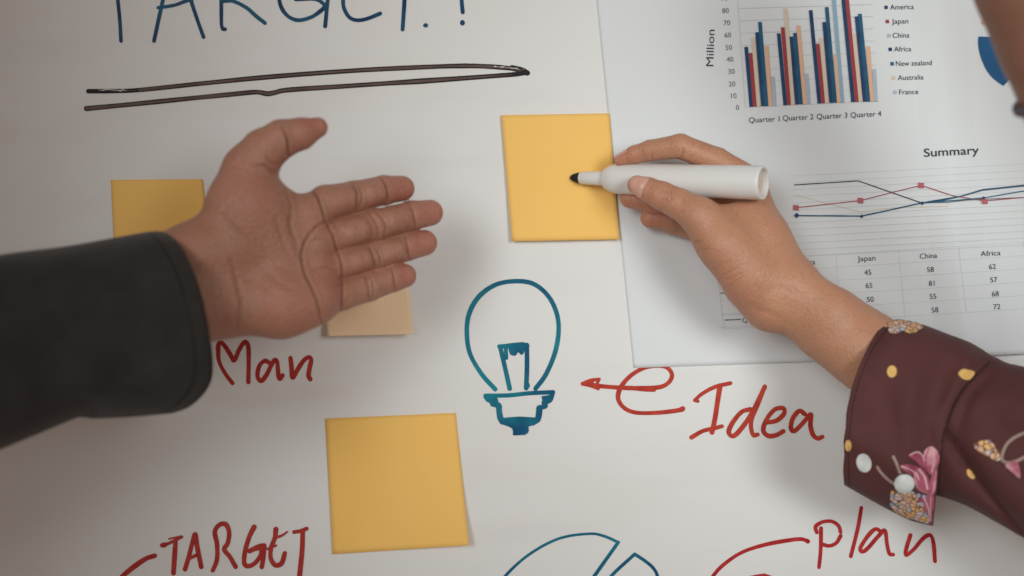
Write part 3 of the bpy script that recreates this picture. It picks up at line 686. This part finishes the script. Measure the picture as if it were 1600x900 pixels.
attach(flesh_object('arm', V, Fc, tint, M['skin_man'], None, [(632, 293, 26, .8), (676, 331, 26, .8), (668, 379, 26, .8), (636, 430, 24, .8), (495, 200, 30, .7), (450, 480, 50, .55), (395, 300, 45, .4), (500, 350, 30, .3), (515, 440, 40, .45)]), man)
wr = [fold([(20, 520), (110, 560), (180, 640)], 3.0, 22), fold([(110, 650), (150, 590), (180, 520), (190, 440)], 2.2, 26), fold([(60, 430), (130, 470), (210, 480)], 1.8, 20),
      fold([(230, 380), (250, 460), (255, 560), (235, 640)], 1.2, 16), fold([(120, 400), (150, 420), (190, 410)], 1.2, 14), fold([(280, 560), (230, 600), (170, 610)], 2.0, 18)]
me = sleeve_mesh([(-420, 475), (-424, 580), (-424, 720), (-420, 875)], [(262, 364), (285, 388), (305, 430), (320, 480), (330, 540), (332, 585), (321, 612), (297, 635), (270, 646)],
                 [(-420, 475), (-170, 428), (0, 398), (100, 385), (180, 371), (240, 361), (262, 364)], [(-420, 875), (-170, 772), (0, 703), (60, 678), (115, 655), (128, 651), (142, 654), (200, 652), (270, 646)],
                 lambda u, v: 0.200 - 0.072*u, lambda u: 0.046 - 0.010*u, lambda x, y: sum(f(x, y) for f in wr), 'R')
man_sleeve = link('sleeve', me, M['charcoal'], None, True); attach(man_sleeve, man)

# ------------------------------------------------------------------ marker
pen = empty('marker'); pen.location = P(1190, 285, 0.064)
A_, B_ = P(891, 277.5, 0.0035), P(1193, 285.5, 0.062)
axis = (B_ - A_); LEN = axis.length; axis.normalize()
bpy.context.view_layer.update()
def lathe(name, prof, m, parent, seg=48):
    q = axis.to_track_quat('Z', 'Y'); vs = []; fs = []
    for s_, r in prof:
        for k in range(seg):
            a = 2*math.pi*k/seg; vs.append(A_ + q @ Vector((r*math.cos(a), r*math.sin(a), s_*LEN)))
    for i in range(len(prof)-1):
        for k in range(seg): fs.append((i*seg+k, i*seg+(k+1) % seg, (i+1)*seg+(k+1) % seg, (i+1)*seg+k))
    if prof[0][1] > 0: fs.append(tuple(range(seg))[::-1])
    if prof[-1][1] > 0: fs.append(tuple((len(prof)-1)*seg+k for k in range(seg)))
    o = link(name, pymesh(name, vs, fs), m, None, True); attach(o, parent)
    md = o.modifiers.new('crisp', 'EDGE_SPLIT'); md.split_angle = math.radians(40)
    return o
R0 = RR(24.5, 0.03)
lathe('barrel', [(0.195, R0*0.62), (0.197, R0*0.72), (0.215, R0*0.83), (0.235, R0*0.93), (0.26, R0*0.975), (0.33, R0), (0.80, R0*1.035), (0.985, R0*1.06), (0.996, R0*1.055), (1.0, R0*1.02), (1.0, R0*0.90), (0.97, R0*0.86)], M['white_plastic'], pen)
lathe('tip_holder', [(0.056, R0*0.30), (0.057, R0*0.39), (0.062, R0*0.425), (0.125, R0*0.45), (0.19, R0*0.49), (0.197, R0*0.62)], M['white_plastic'], pen)
lathe('nib', [(0.0, R0*0.06), (0.006, R0*0.15), (0.02, R0*0.26), (0.045, R0*0.34), (0.0575, R0*0.37)], M['felt'], pen)
lathe('end_plug', [(0.972, R0*0.885), (0.975, R0*0.86), (0.976, R0*0.3), (0.985, R0*0.25)], M['cap_plastic'], pen)
tag(pen, 'white marker pen with a black felt tip touching a yellow note', 'marker')

# ------------------------------------------------------------------ person writing
woman = tag(empty('person'), 'hand writing with a white marker in a maroon floral cuff', 'person')
woman.location = P(1230, 470, 0.05)
bpy.context.view_layer.update()
fl = Flesh()
f2 = []
f2 += chain([(968, 250, 9.5, 24), (992, 241.5, 14.2, 27), (1016, 235, 16.2, 30), (1063, 228.5, 19.3, 36), (1120, 251, 20.5, 36), (1174, 283, 22, 36)])       # index
f2 += chain([(995, 289, 15.0, 40), (1012, 296, 19.0, 42), (1034, 306, 22.3, 46), (1060, 318, 24, 51), (1092, 337, 27, 56)])                                # thumb
f2 += chain([(983, 311, 14, 17), (1020, 318, 16, 18), (1075, 325, 17, 20), (1130, 310, 19, 20), (1172, 296, 21, 24)])                                   # middle
f2 += chain([(1016, 341, 15.6, 14), (1050, 345, 16, 14), (1090, 345, 17, 13), (1165, 312, 19, 15)])                                                     # ring
f2 += chain([(1045, 354, 11, 10), (1080, 360, 14, 10), (1105, 356, 15, 10), (1160, 330, 17, 11)])                                                       # little
fl.group(0.0014, f2)
p2 = []
p2 += chain([(1092, 337, 25, 56), (1130, 384, 30, 58), (1168, 432, 34, 56), (1200, 468, 34, 52)])      # thumb metacarpal
p2 += chain([(1176, 290, 19, 36), (1203, 372, 24, 42), (1236, 432, 30, 46)])                           # index metacarpal
p2 += chain([(1172, 300, 20, 26), (1192, 380, 26, 32), (1228, 440, 30, 40)]) + chain([(1164, 318, 20, 17), (1185, 390, 26, 24), (1220, 450, 30, 34)]) + chain([(1158, 334, 18, 13), (1175, 400, 26, 20), (1210, 460, 30, 30)])
p2 += chain([(1108, 348, 22, 50), (1168, 336, 22, 46)]) + chain([(1122, 374, 26, 50), (1180, 370, 28, 46)])   # web
p2 += chain([(1148, 392, 30, 54), (1205, 446, 34, 51)]) + chain([(1185, 372, 26, 48), (1222, 440, 32, 49)])
p2 += chain([(1172, 455, 24, 48), (1198, 484, 28, 47)])
p2 += chain([(1225, 462, 46, 45), (1303, 512, 51, 52), (1358, 551, 55, 58), (1440, 620, 55, 66)])      # forearm
p2 += chain([(1250, 445, 20, 56), (1300, 482, 24, 62)])
fl.group(0.012, p2)
V, Fc = fl.mesh('arm', 0.0007, 0.005)
t = lambda p: tr(p, 1040, 300, .2889)
lines = [(t([(300, 450), (370, 420), (440, 378)]), .35, 1.0, .4), (t([(320, 470), (370, 460), (435, 425)]), .35, 1.0, .4), (t([(340, 505), (400, 470), (430, 455)]), .28, 1.0, .3), (t([(475, 520), (498, 488)]), .3, 1.4, .2),
         (t([(160, 268), (200, 268)]), .45, 1.1, .35), (t([(200, 312), (235, 308), (275, 318)]), .35, 1.2, .3), (t([(250, 420), (300, 395), (350, 370)]), .2, 1.4, .15),
         (t([(440, 610), (500, 640), (580, 665), (680, 720)]), .4, 5, .0), (t([(540, 540), (640, 520), (740, 560)]), .35, 6, .0)]
t = lambda p: tr(p, 900, 180, .2222)
lines += [(t([(640, 620), (670, 575), (668, 520)]), .3, 1.0, .35), (t([(660, 620), (690, 570)]), .2, 1.0, .25), (t([(570, 550), (610, 530), (650, 540)]), .2, 1.0, .2), (t([(590, 580), (630, 590)]), .2, 1.0, .2), (t([(625, 600), (650, 570)]), .2, 1.0, .2),
          (t([(748, 215), (752, 260), (742, 330)]), .5, 1.1, .45), (t([(768, 220), (762, 270)]), .3, 1.0, .3), (t([(700, 308), (735, 300), (750, 270)]), .4, 1.2, .3), (t([(530, 240), (533, 290), (530, 330)]), .45, 1.0, .35),
          (t([(870, 300), (890, 310)]), .2, 1.0, .2), (t([(500, 430), (530, 425)]), .3, 1.0, .3)]
V, tint = engrave(V, Fc, lines)
arm2 = flesh_object('arm', V, Fc, tint, M['skin_woman'], None, [(972, 250, 30, .7), (984, 312, 26, .8), (1014, 342, 26, .8), (1040, 310, 22, .35), (1066, 226, 22, .3), (1140, 440, 40, .35)]); attach(arm2, woman)

def patch(name, pts, m, parent, tree, off, smooth=True, step=3.0, bulge=0.0, label=None):
    """thin piece following a surface: outline in photo pixels, dropped onto the surface"""
    c = catmull(pts, 6, True) if smooth else np.array(pts, float)
    k = len(c); pv = [Vector(p) for p in c]; ctr = c.mean(0)
    for s_ in np.arange(c[:, 0].min(), c[:, 0].max(), step):
        for q in np.arange(c[:, 1].min(), c[:, 1].max(), step):
            ins = False; j = k - 1
            for i in range(k):
                if (c[i][1] > q) != (c[j][1] > q) and s_ < (c[j][0]-c[i][0])*(q-c[i][1])/(c[j][1]-c[i][1]+1e-12) + c[i][0]: ins = not ins
                j = i
            if ins and np.min(np.hypot(c[:, 0]-s_, c[:, 1]-q)) > step*0.45: pv.append(Vector((s_, q)))
    res = delaunay_2d_cdt(pv, [(i, (i+1) % k) for i in range(k)], [list(range(k))], 1, 1e-4)
    o0 = Vector((0, -D, 0)); vs = []; ok = []
    for p in res[0]:
        d = (P(p.x, p.y, 0) - o0).normalized(); h = tree.ray_cast(o0, d)
        hit = h[0] is not None
        ok.append(hit)
        e = bulge*min(1, np.min(np.hypot(c[:, 0]-p.x, c[:, 1]-p.y))/6.0) if bulge else 0
        vs.append((h[0] + (h[1] if h[1].dot(d) < 0 else -h[1])*(off + e)) if hit else P(p.x, p.y, 0))
    fs = [tuple(f) for f in res[2] if all(ok[i] for i in f)]
    used = sorted({i for f in fs for i in f}); mp = {v: i for i, v in enumerate(used)}
    if not fs: return None
    o = link(name, pymesh(name, [vs[i] for i in used], [tuple(mp[i] for i in f) for f in fs]), m, None, True)
    attach(o, parent)
    if label: o['label'] = label
    return o
def tree_of(o):
    bpy.context.view_layer.update()
    return BVHTree.FromPolygons([o.matrix_world @ v.co for v in o.data.vertices], [tuple(p.vertices) for p in o.data.polygons])
tarm = tree_of(arm2)
t = lambda p: tr(p, 900, 180, .2222)
patch('fingernail', t([(384, 445), (430, 420), (480, 420), (512, 440), (498, 478), (474, 520), (458, 575), (425, 570), (392, 535), (374, 490)]), M['nail'], woman, tarm, 0.0001, bulge=0.0006, step=2)
patch('nail_edge', t([(514, 446), (504, 472), (482, 500), (468, 535), (462, 574), (456, 572), (461, 532), (475, 495), (497, 466), (506, 444)]), M['nail_edge'], woman, tarm, 0.0004, step=1.5)
patch('fingernail', t([(264, 290), (300, 268), (350, 245), (362, 258), (320, 282), (278, 305)]), M['nail'], woman, tarm, 0.0003, step=1.5)

# blouse sleeve and its turned cuff
def mround(x, y): return 0.0
bw = [fold([(1478, 680), (1500, 712), (1525, 745), (1560, 788), (1605, 838)], -4.5, 7), fold([(1480, 715), (1500, 760), (1540, 800)], 2.0, 14), fold([(1520, 690), (1550, 740), (1600, 790)], 3.0, 22), fold([(1500, 640), (1550, 620), (1620, 640)], 2.0, 22), fold([(1545, 590), (1515, 620), (1500, 660)], -2.0, 8), fold([(1560, 670), (1620, 700), (1680, 720)], -2.2, 16)]
me = sleeve_mesh([(1535, 549), (1470, 640), (1450, 700), (1440, 770)], [(1800, 640), (1805, 740), (1810, 850), (1815, 960)],
                 [(1535, 549), (1556, 558), (1574, 567), (1600, 573), (1700, 600), (1800, 640)], [(1440, 770), (1463, 774), (1509, 790), (1562, 819), (1600, 841), (1700, 895), (1815, 960)],
                 lambda u, v: 0.0625 + 0.05*u, lambda u: 0.0235 + 0.012*u, lambda x, y: sum(f(x, y) for f in bw), None)
slv = link('sleeve', me, M['maroon'], None, True); attach(slv, woman)
cw = [fold([(1400, 540), (1425, 640), (1405, 760)], 2.4, 24), fold([(1475, 545), (1452, 640), (1440, 720)], -2.2, 20), fold([(1335, 690), (1390, 720), (1440, 790)], 2.2, 14), fold([(1425, 620), (1460, 660), (1475, 700)], 1.6, 12), fold([(1520, 550), (1500, 590), (1475, 640)], 2.0, 11),
      fold([(1350, 580), (1390, 640), (1400, 700)], -1.4, 14), fold([(1390, 520), (1450, 530), (1520, 560)], 1.2, 9), fold([(1360, 760), (1400, 740), (1450, 745)], -1.2, 10), lambda x, y: 0.0005*math.sin(x*0.09 + y*0.05) + 0.0004*math.sin(y*0.11 - x*0.04)]
me = sleeve_mesh([(1382, 502), (1368, 522), (1355.5, 544), (1346, 563), (1338, 584), (1331.5, 604), (1327, 624), (1322.5, 646), (1321.5, 669), (1318, 690), (1319.5, 709), (1317.5, 733), (1319, 758)], [(1560, 560), (1506, 606), (1482, 656), (1470, 705), (1463, 770), (1458, 822)],
                 [(1382, 502), (1407, 499), (1442, 507), (1482, 522), (1518, 536), (1549, 555), (1560, 560)], [(1319, 758), (1358, 780), (1393, 799), (1425, 814), (1458, 822)],
                 lambda u, v: 0.061 + 0.004*u, lambda u: 0.027 + 0.003*math.sin(u*3), lambda x, y: sum(f(x, y) for f in cw), 'L')
cuff = link('cuff', me, M['maroon'], None, True); attach(cuff, slv)
tc_ = tree_of(cuff); ts_ = tree_of(slv)
def rib_poly(pts, w):
    c = catmull(pts, 6); tt = np.gradient(c, axis=0); tt /= np.linalg.norm(tt, axis=1)[:, None]; nn = np.c_[-tt[:, 1], tt[:, 0]]
    return np.vstack([c + nn*w/2, (c - nn*w/2)[::-1]])
t = lambda p: tr(p, 1310, 640, .2222)
pr = lambda name, pts, mm, off, tr_=tc_, **k: patch(name, pts, M[mm], slv, tr_, off, **k)
def disc(x, y, rx, ry, rot=0): return [(x + rx*math.cos(a)*math.cos(rot) - ry*math.sin(a)*math.sin(rot), y + rx*math.cos(a)*math.sin(rot) + ry*math.sin(a)*math.cos(rot)) for a in np.linspace(0, 2*math.pi, 13)[:-1]]
pr('printed_dot', disc(1393.5, 580.5, 7.6, 9.2), 'gold', .0003)
pr('printed_dot', [(1497.5, 584), (1503, 577.5), (1511, 577.5), (1522, 581), (1520, 588), (1514, 593.5), (1504, 592)], 'gold', .0003)
pr('printed_dot', disc(1325.5, 696, 5.0, 8.6), 'gold', .0003)
pr('printed_dot', disc(1350, 723, 11.5, 14.8, -0.25), 'pearl', .0003)
pr('printed_stem', rib_poly(t([(270, 396), (300, 440), (350, 490), (405, 528)]), 4.2), 'stem', .0003, smooth=False)
pr('printed_stem', rib_poly(t([(383, 325), (410, 380), (435, 450)]), 4.2), 'stem', .00032, smooth=False)
pr('printed_petal', t([(490, 320), (545, 290), (580, 300), (610, 360), (590, 410), (545, 360)]), 'petal_dark', .0003)
pr('printed_petal', t([(700, 315), (740, 350), (765, 400), (784, 442), (735, 440), (700, 390)]), 'petal_dark', .0003)
pr('printed_petal', t([(600, 300), (650, 258), (700, 300), (700, 380), (660, 460), (600, 400)]), 'petal', .00036)
pr('printed_petal', t([(435, 395), (500, 385), (560, 410), (530, 460), (480, 440)]), 'petal_dark', .0004)
pr('printed_petal', t([(530, 450), (570, 405), (620, 460), (640, 540), (625, 585), (560, 565), (530, 510)]), 'petal', .00042)
pr('printed_petal', t([(690, 420), (680, 560), (650, 600), (640, 560), (650, 480)]), 'petal', .00045)
pr('printed_petal', t([(530, 590), (600, 600), (668, 600), (668, 700), (655, 800), (620, 790), (580, 680)]), 'petal_dark', .00034)
pr('printed_mosaic', t([(375, 570), (440, 585), (520, 575), (560, 630), (600, 690), (640, 790), (560, 780), (470, 750), (395, 712), (368, 650)]), 'mosaic', .00046)
pr('printed_pearl', disc(*t([(463, 520)])[0], 14.8, 14.4), 'pearl', .0006)
pr('printed_mosaic', tr([(205, 150), (225, 112), (290, 92), (400, 95), (470, 115), (510, 155), (480, 180), (420, 212), (350, 195), (300, 208), (250, 200), (235, 170)], 1340, 480, .2), 'mosaic', .0004)
pr('printed_petal', t([(755, 90), (775, 108), (768, 180), (730, 252), (735, 180)]), 'petal', .0003)
t5 = lambda p: tr(p, 1260, 460, .4444)
pr('printed_mosaic', t5([(590, 535), (615, 515), (645, 515), (670, 545), (682, 575), (668, 585), (630, 565)]), 'mosaic', .0004, ts_)
pr('printed_stem', rib_poly(t5([(770, 485), (730, 505), (700, 535), (688, 580), (720, 592), (775, 570)]), 5), 'stem', .0004, ts_, smooth=False)
pr('printed_petal', t5([(700, 600), (742, 590), (752, 645), (725, 625)]), 'petal', .00045, ts_)
pr('printed_dot', disc(*t5([(577, 632)])[0], 5, 9, -0.6), 'gold', .0004, ts_)
M['petal_pale'] = mat('pale_petal_print', (0.66, 0.42, 0.44), 0.7, (0.74, 0.56, 0.56), 140)
for pts_, w_, mm in (([(500, 318), (548, 296), (585, 318), (606, 360)], 1.6, 'petal_pale'), ([(640, 268), (612, 330), (615, 395), (640, 450)], 2.0, 'petal_dark'), ([(665, 275), (672, 350), (655, 440)], 1.4, 'petal_pale'),
                     ([(690, 300), (694, 370), (668, 450)], 1.6, 'petal_dark'), ([(440, 397), (500, 420), (545, 455), (560, 500)], 1.8, 'petal_pale'), ([(560, 415), (600, 470), (625, 560)], 2.2, 'petal_pale'), ([(545, 480), (575, 530), (615, 575)], 1.6, 'petal_dark'),
                     ([(715, 335), (740, 385), (742, 435)], 1.4, 'petal_pale'), ([(735, 345), (765, 395), (775, 435)], 1.0, 'petal_dark'), ([(682, 440), (660, 500), (655, 585)], 1.4, 'petal_dark'), ([(520, 500), (570, 560), (660, 598)], 1.0, 'stem'), ([(600, 620), (630, 690), (640, 780)], 1.6, 'petal_pale'), ([(650, 610), (645, 700), (652, 780)], 1.2, 'petal_pale')):
    pr('petal_vein', rib_poly(t(pts_), w_), mm, .00062, smooth=False, step=2)
for q in ((598, 610), (585, 660), (610, 735), (380, 600), (376, 660), (560, 600)): pr('printed_bead', disc(*t([q])[0], 2.6, 3.0), 'p_sky', .0007)
pr('seam', rib_poly([(1553, 560), (1504, 607), (1480, 657), (1470, 700), (1467, 730)], 2.0), 'thread', .0004, smooth=False)
pr('hem_stitch', rib_poly([(1391, 506), (1363, 548), (1345, 588), (1334, 628), (1328, 671), (1326, 711), (1327, 758)], 0.9), 'thread', .0003, smooth=False)
tm_ = tree_of(man_sleeve)
patch('hem_stitch', rib_poly([(236, 366), (258, 392), (278, 434), (293, 484), (303, 542), (304, 584), (293, 612), (272, 634), (252, 644)], 1.6), M['blackink'], man_sleeve, tm_, .0003, smooth=False)

# ------------------------------------------------------------------ third person, out of focus at the edge
other = tag(empty('person'), 'blurred bare brown forearm cut by the upper right frame edge', 'person')
other.location = P(1640, 60, 0.2); bpy.context.view_layer.update()
fl = Flesh()
fl.group(0.01, chain([(1560, -200, 92, 215), (1627, -30, 96, 205), (1655, 60, 88, 200), (1690, 150, 84, 196), (1740, 250, 80, 200), (1900, 360, 84, 225), (2200, 470, 95, 270), (2600, 580, 105, 330)]))
V, Fc = fl.mesh('arm', 0.002, 0.01)
attach(flesh_object('arm', V, Fc, np.zeros(len(V)), M['skin_dark'], None), other)
c_ = np.array(P(1672, 140, 0.197)); ax_ = np.array(P(1690, 150, .196)) - np.array(P(1655, 60, .2)); ax_ /= np.linalg.norm(ax_)
e1 = np.cross(ax_, (0, 1, 0)); e1 /= np.linalg.norm(e1); e2 = np.cross(ax_, e1); R1 = RR(86, .197); vs = []; fs = []
for i in range(48):
    for k in range(10):
        a, b = 2*math.pi*i/48, 2*math.pi*k/10; rr = R1 + 0.0016*math.cos(b)
        vs.append(c_ + (e1*math.cos(a) + e2*math.sin(a))*rr + ax_*0.0026*math.sin(b))
        fs.append((i*10+k, i*10+(k+1) % 10, ((i+1) % 48)*10+(k+1) % 10, ((i+1) % 48)*10+k))
attach(link('wristband', pymesh('wristband', vs, fs), M['grey_cloth'], None, True), other)
